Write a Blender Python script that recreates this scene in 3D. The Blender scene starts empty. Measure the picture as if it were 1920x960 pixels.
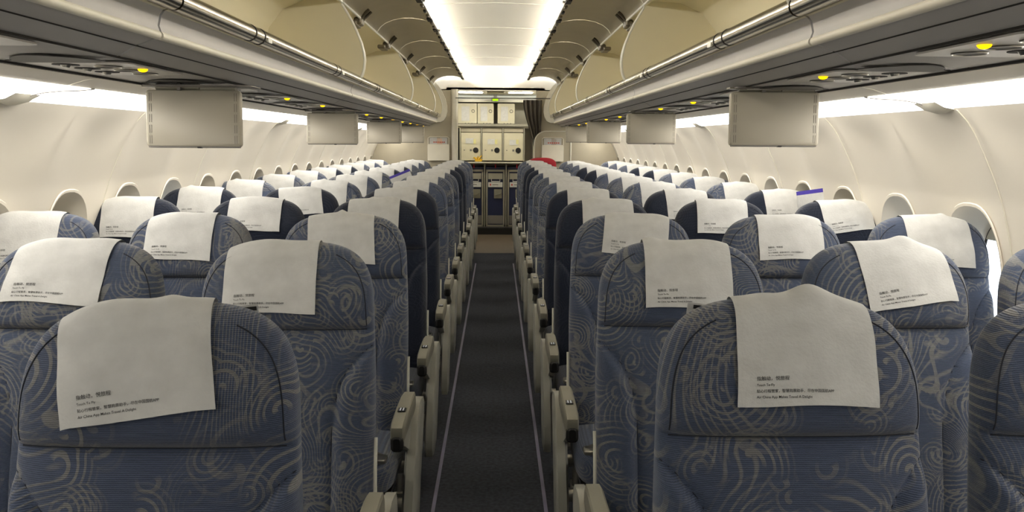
import bpy, bmesh, math, random
from mathutils import Vector, Matrix
random.seed(7)
S = bpy.context.scene
COL = S.collection

# ------------------------------------------------------------------ camera, world, exposure
ZC = 1.42                      # eye height above the floor
cam = bpy.data.objects.new('camera', bpy.data.cameras.new('camera')); COL.objects.link(cam)
cam.data.sensor_width = 36.0; cam.data.lens = 36.0*1526/1920; cam.data.clip_start = 0.05
cam.location = (0.0228, 0, ZC)
YAW, PIT, ROLL = 0.0192, 0.1405, -0.0071
cam.rotation_mode = 'QUATERNION'
cam.rotation_quaternion = (Matrix.Rotation(-YAW, 3, 'Z') @ Matrix.Rotation(math.pi/2-PIT, 3, 'X') @ Matrix.Rotation(-ROLL, 3, 'Z')).to_quaternion()
S.camera = cam
W = bpy.data.worlds.new('daylight'); S.world = W; W.use_nodes = True
W.node_tree.nodes['Background'].inputs[0].default_value = (0.85, 0.93, 1.0, 1)
W.node_tree.nodes['Background'].inputs[1].default_value = 3.0
S.view_settings.view_transform = 'Standard'; S.view_settings.look = 'None'
S.view_settings.exposure = 0.0; S.view_settings.gamma = 1.0
S.view_settings.use_curve_mapping = False
E_CEIL, E_SIDE, E_BACK = 80.0, 11.5, 30.0     # strengths of the cabin lamps

# ------------------------------------------------------------------ layout numbers
PITCH = 0.787; Y0 = 1.334; YEND = 11.45; YB = -3.25
SA, DS = 0.51, 0.5364
UNIT = 2.665; U0 = 2.08
ZT = 1.16                      # top of a seat back

# ------------------------------------------------------------------ helpers
class MB:
    def __init__(s): s.v=[]; s.f=[]; s.m=[]
    def add(s, vs, fs, mi=0):
        b=len(s.v); s.v+= [tuple(v) for v in vs]; s.f+=[tuple(b+i for i in f) for f in fs]; s.m+=[mi]*len(fs); return s
    def box(s, c, d, mi=0, rot=None):
        vs=[]
        for sx in(-1,1):
            for sy in(-1,1):
                for sz in(-1,1):
                    p=Vector((sx*d[0]/2,sy*d[1]/2,sz*d[2]/2))
                    if rot: p=rot@p
                    vs.append(p+Vector(c))
        return s.add(vs,[(0,1,3,2),(4,6,7,5),(0,4,5,1),(2,3,7,6),(0,2,6,4),(1,5,7,3)],mi)
    def rbox(s, c, d, r=0.01, ax='Y', n=5, mi=0, rot=None, bev=0):
        # box with rounded outline seen along axis ax
        i,j,k={'X':(1,2,0),'Y':(0,2,1),'Z':(0,1,2)}[ax]
        pts=[]
        for q,(sx,sy) in enumerate([(1,1),(-1,1),(-1,-1),(1,-1)]):
            for t in range(n+1):
                a=math.pi/2*(q+t/n)
                pts.append((sx*(d[i]/2-r)+r*math.cos(a), sy*(d[j]/2-r)+r*math.sin(a)))
        layers=[(-d[k]/2,0),(d[k]/2,0)] if not bev else [(-d[k]/2,bev),(-d[k]/2+bev,0),(d[k]/2-bev,0),(d[k]/2,bev)]
        vs=[]
        for h,ins in layers:
            for (a,b) in pts:
                p=[0,0,0]; p[i]=a*(1-2*ins/d[i]); p[j]=b*(1-2*ins/d[j]); p[k]=h
                p=Vector(p)
                if rot: p=rot@p
                vs.append(p+Vector(c))
        N=len(pts); fs=[]
        for l in range(len(layers)-1):
            for t in range(N): fs.append((l*N+t,l*N+(t+1)%N,(l+1)*N+(t+1)%N,(l+1)*N+t))
        fs.append(tuple(range(N))); fs.append(tuple(range((len(layers)-1)*N,len(layers)*N)))
        return s.add(vs,fs,mi)
    def cyl(s, a, b, r, n=12, mi=0, r2=None):
        a=Vector(a); b=Vector(b); d=(b-a).normalized(); u=d.orthogonal().normalized(); w=d.cross(u)
        r2=r if r2 is None else r2; vs=[]
        for p,rr in((a,r),(b,r2)):
            for t in range(n):
                an=2*math.pi*t/n; vs.append(p+u*rr*math.cos(an)+w*rr*math.sin(an))
        fs=[(t,(t+1)%n,n+(t+1)%n,n+t) for t in range(n)]+[tuple(range(n)),tuple(range(n,2*n))]
        return s.add(vs,fs,mi)
    def tube(s, pts, r, n=6, mi=0):
        pts=[Vector(p) for p in pts]; vs=[]; up=None
        for i,p in enumerate(pts):
            d=(pts[min(i+1,len(pts)-1)]-pts[max(i-1,0)]).normalized()
            u=d.orthogonal().normalized() if up is None else (up-d*up.dot(d)).normalized()
            up=u; w=d.cross(u)
            for t in range(n):
                a=2*math.pi*t/n; vs.append(p+(u*math.cos(a)+w*math.sin(a))*r)
        fs=[(i*n+t,i*n+(t+1)%n,(i+1)*n+(t+1)%n,(i+1)*n+t) for i in range(len(pts)-1) for t in range(n)]
        fs+=[tuple(range(n)),tuple(range((len(pts)-1)*n,len(pts)*n))]
        return s.add(vs,fs,mi)
    def prism_y(s, poly, y0, y1, mi=0):      # closed polygon (x,z) extruded along y
        n=len(poly)
        vs=[(x,y0,z) for x,z in poly]+[(x,y1,z) for x,z in poly]
        fs=[(i,(i+1)%n,n+(i+1)%n,n+i) for i in range(n)]+[tuple(range(n)),tuple(range(n,2*n))]
        return s.add(vs,fs,mi)
    def prism_x(s, poly, x0, x1, mi=0):      # closed polygon (y,z) extruded along x
        n=len(poly)
        vs=[(x0,y,z) for y,z in poly]+[(x1,y,z) for y,z in poly]
        fs=[(i,(i+1)%n,n+(i+1)%n,n+i) for i in range(n)]+[tuple(range(n)),tuple(range(n,2*n))]
        return s.add(vs,fs,mi)
    def shell_y(s, line, th, y0, y1, mi=0, ny=1):   # open polyline (x,z) given thickness, extruded along y
        n=len(line); off=[]
        for i in range(n):
            a=line[max(i-1,0)]; b=line[min(i+1,n-1)]; dx,dz=b[0]-a[0],b[1]-a[1]; l=math.hypot(dx,dz)
            off.append((line[i][0]-dz/l*th, line[i][1]+dx/l*th))
        return s.prism_y(list(line)+off[::-1], y0, y1, mi)
    def grid(s, fn, nu, nv, mi=0, close_u=False):
        vs=[fn(i/nu,j/nv) for j in range(nv+1) for i in range(nu+(0 if close_u else 1))]
        w=nu if close_u else nu+1
        fs=[(j*w+i,j*w+(i+1)%w,(j+1)*w+(i+1)%w,(j+1)*w+i) for j in range(nv) for i in range(nu)]
        return s.add(vs,fs,mi)
    def mesh(s, name, mats, smooth=True, ang=40):
        me=bpy.data.meshes.new(name); me.from_pydata(s.v,[],s.f)
        for m in (mats if isinstance(mats,(list,tuple)) else [mats]): me.materials.append(m)
        for p,mi in zip(me.polygons,s.m): p.material_index=mi
        bm=bmesh.new(); bm.from_mesh(me); bmesh.ops.recalc_face_normals(bm,faces=bm.faces); bm.to_mesh(me); bm.free()
        if smooth:
            for p in me.polygons: p.use_smooth=True
            me.set_sharp_from_angle(angle=math.radians(ang))
        return me

def link(name, me, parent=None, loc=(0,0,0), rot=None):
    o=bpy.data.objects.new(name, me); COL.objects.link(o); o.location=loc
    if rot: o.rotation_euler=rot
    if parent: o.parent=parent
    return o
def obj(name, mb, mats, parent=None, loc=(0,0,0), smooth=True, ang=40):
    return link(name, mb.mesh(name,mats,smooth,ang), parent, loc)
def empty(name, loc=(0,0,0)):
    o=bpy.data.objects.new(name,None); COL.objects.link(o); o.location=loc; o.empty_display_size=0.05; return o
def tag(o,label,cat,group=None):
    o['label']=label; o['category']=cat
    if group: o['group']=group
    return o
def struct(o): o['kind']='structure'; return o
ORD=['','first','second','third','fourth','fifth','sixth','seventh','eighth','ninth','tenth','eleventh','twelfth','thirteenth','fourteenth','fifteenth','sixteenth','seventeenth','eighteenth','nineteenth']
SIDE={-1:'left',1:'right'}

# ------------------------------------------------------------------ materials
def lin(c):
    return tuple(((x/255)/12.92 if x/255<=.04045 else ((x/255+.055)/1.055)**2.4) for x in c)+(1,)
def mat(name, rgb, rough=.5, metal=0, emis=None, es=0, bump=None, noise=None, spec=.5):
    m=bpy.data.materials.new(name); m.use_nodes=True; nt=m.node_tree; b=nt.nodes['Principled BSDF']
    b.inputs['Base Color'].default_value=lin(rgb); b.inputs['Roughness'].default_value=rough
    b.inputs['Metallic'].default_value=metal; b.inputs['Specular IOR Level'].default_value=spec
    if emis: b.inputs['Emission Color'].default_value=lin(emis); b.inputs['Emission Strength'].default_value=es
    tc=nt.nodes.new('ShaderNodeTexCoord')
    sc,amt=noise or (6.0,.06)
    nz=nt.nodes.new('ShaderNodeTexNoise'); nz.inputs['Scale'].default_value=sc; nz.inputs['Detail'].default_value=5
    nt.links.new(tc.outputs['Object'],nz.inputs['Vector'])
    mr=nt.nodes.new('ShaderNodeMapRange'); mr.inputs[1].default_value=.25; mr.inputs[2].default_value=.75
    mr.inputs[3].default_value=1-amt; mr.inputs[4].default_value=1+amt
    nt.links.new(nz.outputs['Fac'],mr.inputs[0])
    mx=nt.nodes.new('ShaderNodeVectorMath'); mx.operation='SCALE'; mx.inputs[0].default_value=lin(rgb)[:3]
    nt.links.new(mr.outputs[0],mx.inputs['Scale']); nt.links.new(mx.outputs[0],b.inputs['Base Color'])
    if bump:
        n2=nt.nodes.new('ShaderNodeTexNoise'); n2.inputs['Scale'].default_value=bump[0]; n2.inputs['Detail'].default_value=3
        nt.links.new(tc.outputs['Object'],n2.inputs['Vector'])
        bp=nt.nodes.new('ShaderNodeBump'); bp.inputs['Strength'].default_value=bump[1]; bp.inputs['Distance'].default_value=.003
        nt.links.new(n2.outputs['Fac'],bp.inputs['Height']); nt.links.new(bp.outputs[0],b.inputs['Normal'])
    return m
def lamp_mat(name, rgb, st):
    m=bpy.data.materials.new(name); m.use_nodes=True; nt=m.node_tree; nt.nodes.remove(nt.nodes['Principled BSDF'])
    e=nt.nodes.new('ShaderNodeEmission'); e.inputs[0].default_value=lin(rgb); e.inputs[1].default_value=st
    nt.links.new(e.outputs[0],nt.nodes['Material Output'].inputs[0]); return m

def fabric(name, base, pat, amount):
    """woven jacquard: spirals and flowing lines over a fine horizontal rib"""
    m=bpy.data.materials.new(name); m.use_nodes=True; nt=m.node_tree; N=nt.nodes; L=nt.links
    b=N['Principled BSDF']; b.inputs['Roughness'].default_value=.92; b.inputs['Specular IOR Level'].default_value=.12
    b.inputs['Sheen Weight'].default_value=.25; b.inputs['Sheen Roughness'].default_value=.5
    def math_(op,a,c=None,d=None):
        n=N.new('ShaderNodeMath'); n.operation=op
        for i,x in enumerate((a,c,d)):
            if x is None: continue
            if isinstance(x,(int,float)): n.inputs[i].default_value=x
            else: L.new(x,n.inputs[i])
        return n.outputs[0]
    tc=N.new('ShaderNodeTexCoord'); oi=N.new('ShaderNodeObjectInfo')
    off=N.new('ShaderNodeCombineXYZ'); L.new(math_('MULTIPLY',oi.outputs['Random'],13.7),off.inputs[0]); L.new(math_('MULTIPLY',oi.outputs['Random'],7.3),off.inputs[2])
    mp=N.new('ShaderNodeMapping'); mp.inputs['Scale'].default_value=(1,.35,1); L.new(tc.outputs['Object'],mp.inputs[0])
    ad=N.new('ShaderNodeVectorMath'); L.new(mp.outputs[0],ad.inputs[0]); L.new(off.outputs[0],ad.inputs[1])
    P=ad.outputs[0]
    # warp the plane a little
    wn=N.new('ShaderNodeTexNoise'); wn.inputs['Scale'].default_value=5; wn.inputs['Detail'].default_value=1; L.new(P,wn.inputs['Vector'])
    ws=N.new('ShaderNodeVectorMath'); ws.operation='SCALE'; L.new(wn.outputs['Color'],ws.inputs[0]); ws.inputs['Scale'].default_value=.06
    wp=N.new('ShaderNodeVectorMath'); L.new(P,wp.inputs[0]); L.new(ws.outputs[0],wp.inputs[1]); Q=wp.outputs[0]
    def spiral(scale, freq, thr, seedoff):
        a0=N.new('ShaderNodeVectorMath'); a0.inputs[1].default_value=(seedoff,0,seedoff*.7); L.new(Q,a0.inputs[0])
        flat=N.new('ShaderNodeVectorMath'); flat.operation='MULTIPLY'; flat.inputs[1].default_value=(1,0,1); L.new(a0.outputs[0],flat.inputs[0])
        v=N.new('ShaderNodeTexVoronoi'); v.inputs['Scale'].default_value=scale; v.inputs['Randomness'].default_value=.85; L.new(flat.outputs[0],v.inputs['Vector'])
        sb=N.new('ShaderNodeVectorMath'); sb.operation='SUBTRACT'; L.new(flat.outputs[0],sb.inputs[0]); L.new(v.outputs['Position'],sb.inputs[1])
        sp=N.new('ShaderNodeSeparateXYZ'); L.new(sb.outputs[0],sp.inputs[0])
        ang=math_('ARCTAN2',sp.outputs[2],sp.outputs[0])
        ln=N.new('ShaderNodeVectorMath'); ln.operation='LENGTH'; L.new(sb.outputs[0],ln.inputs[0])
        ph=math_('ADD',math_('MULTIPLY',ln.outputs['Value'],freq),ang)
        s=math_('SINE',ph)
        line=N.new('ShaderNodeMapRange'); line.inputs[1].default_value=thr; line.inputs[2].default_value=thr+.25; L.new(s,line.inputs[0])
        # each motif fades out on one side and past its own radius
        msk=N.new('ShaderNodeMapRange'); msk.inputs[1].default_value=.62/scale; msk.inputs[2].default_value=.40/scale; L.new(ln.outputs['Value'],msk.inputs[0])
        cr=N.new('ShaderNodeSeparateColor'); L.new(v.outputs['Color'],cr.inputs[0])
        hv=N.new('ShaderNodeMapRange'); hv.inputs[1].default_value=-.5; hv.inputs[2].default_value=.2
        L.new(math_('SINE',math_('ADD',ang,math_('MULTIPLY',cr.outputs[0],6.28))),hv.inputs[0])
        return math_('MULTIPLY',math_('MULTIPLY',line.outputs[0],msk.outputs[0]),hv.outputs[0])
    s1=spiral(8,720,.35,0); s2=spiral(4.6,540,.5,3.1); s3=spiral(13,640,.3,7.7)
    # flowing hair lines: contours of a smooth field
    def contour(scale, freq, lo, hi, off_):
        a0=N.new('ShaderNodeVectorMath'); a0.inputs[1].default_value=(off_,0,off_); L.new(P,a0.inputs[0])
        nn=N.new('ShaderNodeTexNoise'); nn.inputs['Scale'].default_value=scale; nn.inputs['Detail'].default_value=.4; nn.inputs['Distortion'].default_value=.8; L.new(a0.outputs[0],nn.inputs['Vector'])
        r=N.new('ShaderNodeMapRange'); r.inputs[1].default_value=lo; r.inputs[2].default_value=hi
        L.new(math_('SINE',math_('MULTIPLY',nn.outputs['Fac'],freq)),r.inputs[0]); return r.outputs[0]
    c1=contour(3.2,300,.45,.95,0)
    n2=N.new('ShaderNodeTexNoise'); n2.inputs['Scale'].default_value=6; n2.inputs['Detail'].default_value=0; L.new(P,n2.inputs['Vector'])
    wm=N.new('ShaderNodeMapRange'); wm.inputs[1].default_value=.47; wm.inputs[2].default_value=.58; L.new(n2.outputs['Fac'],wm.inputs[0])
    flow=math_('MULTIPLY',math_('MULTIPLY',c1,wm.outputs[0]),.8)
    n3=N.new('ShaderNodeTexNoise'); n3.inputs['Scale'].default_value=4; n3.inputs['Detail'].default_value=0; L.new(Q,n3.inputs['Vector'])
    rm=N.new('ShaderNodeMapRange'); rm.inputs[1].default_value=.50; rm.inputs[2].default_value=.60; L.new(n3.outputs['Fac'],rm.inputs[0])
    rb=math_('MULTIPLY',contour(4.2,20,.955,.975,5.1),math_('MULTIPLY',rm.outputs[0],.9))
    tot=math_('MINIMUM',math_('ADD',math_('ADD',math_('MAXIMUM',s1,s2),math_('MULTIPLY',s3,.6)),math_('MAXIMUM',flow,rb)),1.0)
    # horizontal ribs of the weave
    rib=N.new('ShaderNodeTexWave'); rib.wave_type='BANDS'; rib.bands_direction='Z'; rib.inputs['Scale'].default_value=110; rib.inputs['Distortion'].default_value=1.5; rib.inputs['Detail Scale'].default_value=3
    L.new(tc.outputs['Object'],rib.inputs['Vector'])
    rn=N.new('ShaderNodeTexNoise'); rn.inputs['Scale'].default_value=260; st=N.new('ShaderNodeMapping'); st.inputs['Scale'].default_value=(.12,1,1); L.new(tc.outputs['Object'],st.inputs[0]); L.new(st.outputs[0],rn.inputs['Vector'])
    r1=math_('ADD',math_('MULTIPLY',rib.outputs['Fac'],.45),math_('MULTIPLY',rn.outputs['Fac'],.55))
    mul=math_('MULTIPLY_ADD',r1,1.1,.45)
    mix=N.new('ShaderNodeMix'); mix.data_type='RGBA'; mix.inputs['A'].default_value=lin(base); mix.inputs['B'].default_value=lin(pat)
    L.new(math_('MULTIPLY',tot,amount),mix.inputs['Factor'])
    sc=N.new('ShaderNodeVectorMath'); sc.operation='SCALE'; L.new(mix.outputs['Result'],sc.inputs[0]); L.new(mul,sc.inputs['Scale'])
    L.new(sc.outputs[0],b.inputs['Base Color'])
    bp=N.new('ShaderNodeBump'); bp.inputs['Strength'].default_value=.5; bp.inputs['Distance'].default_value=.0015
    L.new(math_('ADD',rib.outputs['Fac'],tot),bp.inputs['Height']); L.new(bp.outputs[0],b.inputs['Normal'])
    return m

M={}
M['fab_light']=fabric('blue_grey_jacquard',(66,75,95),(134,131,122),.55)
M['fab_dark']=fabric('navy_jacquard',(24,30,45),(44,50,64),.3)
M['seam']=mat('dark_seam_thread',(28,32,42),.9)
M['paper']=mat('nonwoven_white',(193,193,191),.85,bump=(160,.3),noise=(26,.09),spec=.15)
M['ink']=mat('black_ink',(22,22,24),.7)
M['plastic']=mat('warm_grey_plastic',(124,121,108),.42,bump=(300,.1))
M['plastic_d']=mat('dark_armrest_end',(22,21,20),.5)
M['panelgrey']=mat('seat_side_cover_grey',(146,145,136),.38)
M['btn']=mat('button_panel_black',(10,10,12),.3)
M['btnw']=mat('button_symbols_white',(235,238,245),.5,emis=(235,238,245),es=.15)
M['metal']=mat('brushed_metal',(170,168,160),.3,metal=1)
M['chrome']=mat('polished_rail_metal',(190,184,170),.2,metal=1,noise=(14,.04))
M['darkmetal']=mat('dark_bracket_metal',(104,97,82),.45,metal=.4)
M['belt']=mat('seat_belt_webbing',(66,62,52),.8)
M['trimw']=mat('ivory_edge_trim',(205,203,190),.4)
M['wall']=mat('sidewall_cream',(232,225,211),.45,noise=(2,.012))
M['bulk']=mat('bulkhead_grey_beige',(166,158,138),.5,bump=(500,.1))
M['white']=mat('warm_white_laminate',(226,221,205),.4)
M['ceil']=mat('ceiling_white',(240,237,228),.3,noise=(2,.01))
M['binout']=mat('bin_outer_grey',(194,190,184),.42,noise=(10,.03))
M['binlow']=mat('bin_underside_grey',(178,175,172),.45,noise=(10,.03))
M['bincream']=mat('bin_interior_cream',(220,212,184),.5,noise=(3,.02))
M['door']=mat('bin_door_inner_greybrown',(192,184,164),.5,noise=(8,.04))
M['psu']=mat('service_panel_grey',(182,179,172),.4)
M['psud']=mat('recess_dark_grey',(112,108,104),.6)
M['recess']=mat('speaker_recess_grey',(78,75,71),.6)
M['gap']=mat('gap_shadow_black',(34,31,28),.8)
M['monitor']=mat('monitor_back_beige',(176,170,155),.45,bump=(700,.12),noise=(4,.02))
M['carpet']=mat('charcoal_carpet',(58,60,66),.97,bump=(420,1.0),noise=(60,.35),spec=.1)
M['vinyl']=mat('brown_vinyl_floor',(78,66,50),.6)
M['strip']=mat('floor_strip_lavender',(104,100,124),.4,noise=(8,.25))
M['curtain']=mat('brown_grey_curtain',(74,68,60),.9,noise=(20,.1))
M['red']=mat('red_cloth',(150,16,32),.8)
M['yellow']=mat('yellow_ribbon',(225,180,40),.7)
M['alu']=mat('galley_aluminium',(168,164,150),.35,metal=.5)
M['cream']=mat('galley_door_cream',(196,190,166),.4)
M['navy']=mat('trolley_navy',(24,32,66),.5)
M['black']=mat('matt_black',(12,11,11),.6)
M['purple']=mat('card_purple',(62,48,150),.6)
M['orangeink']=mat('red_print',(190,70,50),.7)
M['glass']=mat('pane_white_bright',(235,240,245),.1)
M['lampc']=lamp_mat('ceiling_lamp_warm',(255,249,238),E_CEIL)
M['lamps']=lamp_mat('sidewall_lamp_warm',(255,249,238),E_SIDE)
M['lampb']=lamp_mat('galley_lamp',(255,250,235),E_BACK)
M['amber']=lamp_mat('amber_call_light',(255,196,10),2.4)
M['green']=lamp_mat('green_sign',(190,240,30),1.1)
m=bpy.data.materials.new('window_acrylic'); m.use_nodes=True; b=m.node_tree.nodes['Principled BSDF']
b.inputs['Base Color'].default_value=(.95,.97,1,1); b.inputs['Transmission Weight'].default_value=1; b.inputs['Roughness'].default_value=.0; b.inputs['IOR'].default_value=1.05
M['pane']=m

# ------------------------------------------------------------------ floor
mb=MB(); mb.box((0,(YB+10.3)/2,-.02),(3.7,10.3-YB,.04)); struct(obj('floor',mb,M['carpet'],smooth=False))
mb=MB(); mb.box((0,(10.3+13.6)/2,-.0205),(3.7,3.3,.041)); o=struct(obj('floor_galley',mb,M['vinyl'],smooth=False)); o.name='floor.001'
for s in(-1,1):
    mb=MB(); mb.box((s*.219,(YB+9.4)/2,.0015),(.014,9.4-YB,.003)); mb.box((s*.226,(YB+9.4)/2,.001),(.003,9.4-YB,.002),1)
    o=obj('floor_path_strip',mb,[M['strip'],M['black']],smooth=False)
    tag(o,'pale lavender path marking strip on carpet along the %s side of the aisle'%SIDE[s],'floor strip')

# ------------------------------------------------------------------ side walls with window openings
WPROF=[(1.50,1.535),(1.535,1.505),(1.575,1.46),(1.61,1.41),(1.645,1.345),(1.68,1.27),(1.71,1.19),(1.735,1.10),(1.755,1.0),(1.77,.88),(1.775,.74),(1.765,.58),(1.74,.4),(1.70,.2),(1.64,-.01)]
def cat(P,t):
    n=len(P)-1; i=min(int(t*n),n-1); f=t*n-i
    g=lambda k:P[max(0,min(n,k))]
    a,b_,c,d=g(i-1),g(i),g(i+1),g(i+2)
    return tuple(.5*((2*b_[k])+(-a[k]+c[k])*f+(2*a[k]-5*b_[k]+4*c[k]-d[k])*f*f+(-a[k]+3*b_[k]-3*c[k]+d[k])*f**3) for k in(0,1))
_tab=[cat(WPROF,i/400) for i in range(401)]
def wallx(z):
    lo,hi=0,400
    while hi-lo>1:
        mid=(lo+hi)//2
        if _tab[mid][1]>z: lo=mid
        else: hi=mid
    a,b_=_tab[lo],_tab[hi]; f=(z-a[1])/(b_[1]-a[1]) if b_[1]!=a[1] else 0
    return a[0]+(b_[0]-a[0])*f
WZ=.965; WA,WB=.168,.238       # window centre height, rim half sizes
FR=.533
def wav(y,yc): return .016*math.cos(2*math.pi*(y-yc)/FR)
def rim(th,a,b_):
    c,s_=math.cos(th),math.sin(th); e=2/2.5
    return a*abs(c)**e*(1 if c>=0 else -1), b_*abs(s_)**e*(1 if s_>=0 else -1)
wall_first={-1:5.5376-.06-8*FR-FR*7,1:2.9352-.06-FR*10}
def bay(mb,s,yc):
    n=48; ztop,zbot=1.535,.0
    def P(y,z):
        fade=max(0,min(1,(1.52-z)/.12))*max(0,min(1,z/.3))
        return (s*(wallx(z)+wav(y,yc)*fade),y,z)
    rings=[]
    for k in range(9):
        f=k/8; r=[]
        for t in range(n):
            th=2*math.pi*(t+.5)/n; a,b_=rim(th,WA,WB)
            # outer rectangle point by same angle index
            dx,dz=math.cos(th),math.sin(th)
            hx=FR/2
            # rectangle with asymmetric vertical extents
            up=ztop-WZ; dn=WZ-zbot
            ex,ez=dx*10,dz*10
            sc=min(hx/abs(ex) if abs(ex)>1e-9 else 9e9,(up if ez>0 else dn)/abs(ez) if abs(ez)>1e-9 else 9e9)
            ox,oz=ex*sc,ez*sc
            y=a+(ox-a)*f; z=b_+(oz-b_)*f
            r.append(P(yc+y,WZ+z))
        rings.append(r)
    vs=[p for r in rings for p in r]
    fs=[(k*n+t,k*n+(t+1)%n,(k+1)*n+(t+1)%n,(k+1)*n+t) for k in range(8) for t in range(n)]
    b0=len(mb.v)
    mb.add(vs,fs)
    # corner fills
    for (cy,cz) in((1,1),(-1,1),(-1,-1),(1,-1)):
        c=P(yc+cy*FR/2,ztop if cz>0 else zbot)
        best=sorted(range(n),key=lambda t:(rings[8][t][1]-c[1])**2+(rings[8][t][2]-c[2])**2)[:2]
        mb.add([rings[8][best[0]],rings[8][best[1]],c],[(0,1,2)])
def window_mesh(s):
    n=40
    prof=[(0,1.0,.000),(.0,1.045,-.0035),(0,1.03,-.008),(.0,.99,-.008),(.012,.94,0),(.035,.86,0),(.06,.80,0),(.085,.765,0)]
    mb=MB(); vs=[]
    for (dep,k,lift) in prof:
        for t in range(n):
            y,z=rim(2*math.pi*t/n,WA*k,WB*k)
            base=wallx(WZ+z)+.016*math.cos(2*math.pi*y/FR)
            flat=wallx(WZ)+.02
            q=min(1,dep/.085)
            x=base*(1-q)+(flat+.075)*q+lift
            if lift==0 and dep==0: x=base+.001
            vs.append((s*x,y,WZ+z))
    fs=[(k*n+t,k*n+(t+1)%n,(k+1)*n+(t+1)%n,(k+1)*n+t) for k in range(len(prof)-1) for t in range(n)]
    mb.add(vs,fs)
    xf=wallx(WZ)+.095
    pane=MB(); pane.add([(s*(xf+.008),*[a for a in (rim(2*math.pi*t/n,WA*.80,WB*.80)[0],WZ+rim(2*math.pi*t/n,WA*.80,WB*.80)[1])]) for t in range(n)],[tuple(range(n))])
    # dark gasket ring
    g=MB(); g.tube([(s*(xf),rim(2*math.pi*t/n,WA*.765,WB*.765)[0],WZ+rim(2*math.pi*t/n,WA*.765,WB*.765)[1]) for t in range(n+1)],.005,6)
    return mb.mesh('window',M['wall']),pane.mesh('pane',M['pane']),g.mesh('gasket',M['gap'])
def shade_mesh(s,frac):
    # pull-down blind: sheet with a handle along its lower edge
    mb=MB(); n=40; xf=wallx(WZ)+.091; a,b_=WA*.78,WB*.78; zl=b_-2*b_*frac; pts=[]
    for t in range(n):
        y,z=rim(2*math.pi*t/n,a,b_)
        pts.append((y,max(z,zl)))
    vs=[(s*xf,y,WZ+z) for y,z in pts]+[(s*(xf+.003),y,WZ+z) for y,z in pts]
    mb.add(vs,[tuple(range(n)),tuple(range(n,2*n))]+[(t,(t+1)%n,n+(t+1)%n,n+t) for t in range(n)])
    mb.rbox((s*(xf-.003),0,WZ+zl+.012),(.008,.06,.014),.005,'X')
    return mb.mesh('window_shade',M['trimw'])
wmesh={s:window_mesh(s) for s in(-1,1)}
shades={(s,f):shade_mesh(s,f) for s in(-1,1) for f in(.97,.22,.55)}
wn=0
for s in(-1,1):
    mb=MB(); nb=0; yc=wall_first[s]
    ys=[]
    while yc-FR/2<YEND+.1:
        if yc>YB: ys.append(yc)
        yc+=FR
    for yc in ys: bay(mb,s,yc)
    o=obj('wall_left' if s<0 else 'wall_right',mb,M['wall'],ang=60)
    bm=bmesh.new(); bm.from_mesh(o.data); bmesh.ops.remove_doubles(bm,verts=bm.verts,dist=.0005); bmesh.ops.recalc_face_normals(bm,faces=bm.faces); bm.to_mesh(o.data); bm.free()
    struct(o)
    for yc in ys:
        if yc<1.0: 
            fr=.97
        elif s>0: fr={0:.22,1:.22,4:.55}.get(round((yc-2.875)/FR),.97)
        else: fr={0:.55,-1:.97}.get(round((yc-(5.4776-3*FR))/FR),.97); fr=.22 if abs(yc-(5.4776-2*FR))<.1 else fr
        wn+=1
        w=link('window_%d'%wn,wmesh[s][0],None,(0,yc,0)); struct(w)
        link('pane',wmesh[s][1],w); link('gasket',wmesh[s][2],w); link('window_shade',shades[(s,fr)],w)
# wall panel joints
tn=0
for s in(-1,1):
    y=(2.9352-.06-FR/2+.03) if s>0 else (5.4776-3.5*FR)
    k0=-4
    for k in range(-4,10):
        yy=y+k*2*FR
        if yy<YB+.1 or yy>YEND-.1: continue
        tn+=1; mb=MB()
        mb.tube([(s*(wallx(z)+wav(FR/2,0)*max(0,min(1,(1.52-z)/.12))*max(0,min(1,z/.3))-.0005),yy,z) for z in [1.53-1.5*i/40 for i in range(41)]],.0028,6)
        struct(obj('trim_%d'%tn,mb,M['white']))

# ------------------------------------------------------------------ ceiling and cove lamps
CP=[(-.82,.93),(-.74,.98),(-.62,.998),(-.45,1.006),(-.25,1.016),(0,1.022),(.25,1.016),(.45,1.006),(.62,.998),(.74,.98),(.82,.93)]
mb=MB(); mb.shell_y([(x,ZC+z) for x,z in CP],.012,YB,YEND); struct(obj('ceiling',mb,M['ceil']))
k=0; yy=U0-2*UNIT+UNIT/2+.2
while yy<YEND:
    if yy>YB+.1:
        tn+=1; mb=MB(); mb.tube([(x,yy,ZC+z-.001) for x,z in CP[1:-1]],.0035,6); struct(obj('trim_%d'%tn,mb,M['trimw']))
    yy+=UNIT/2
for s in(-1,1):
    y=.9; i=0
    while y<YEND-.3:
        L_=min(1.318,YEND-.05-y); i+=1
        t=empty('ceiling_light_tube',(s*.60,y+L_/2,ZC+.928))
        tag(t,'slim cove light tube above the %s bin doors, %s from the front'%(SIDE[s],ORD[i]),'light tube','cove light tubes')
        mb=MB(); mb.cyl((0,-L_/2,0),(0,L_/2,0),.011,10); obj('tube',mb,M['lampc'],t)
        mb=MB()
        mb.rbox((0,L_/2+.0075,0),(.03,.012,.034),.008,'Y')
        obj('socket',mb,M['white'],t)
        y+=1.333

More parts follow.
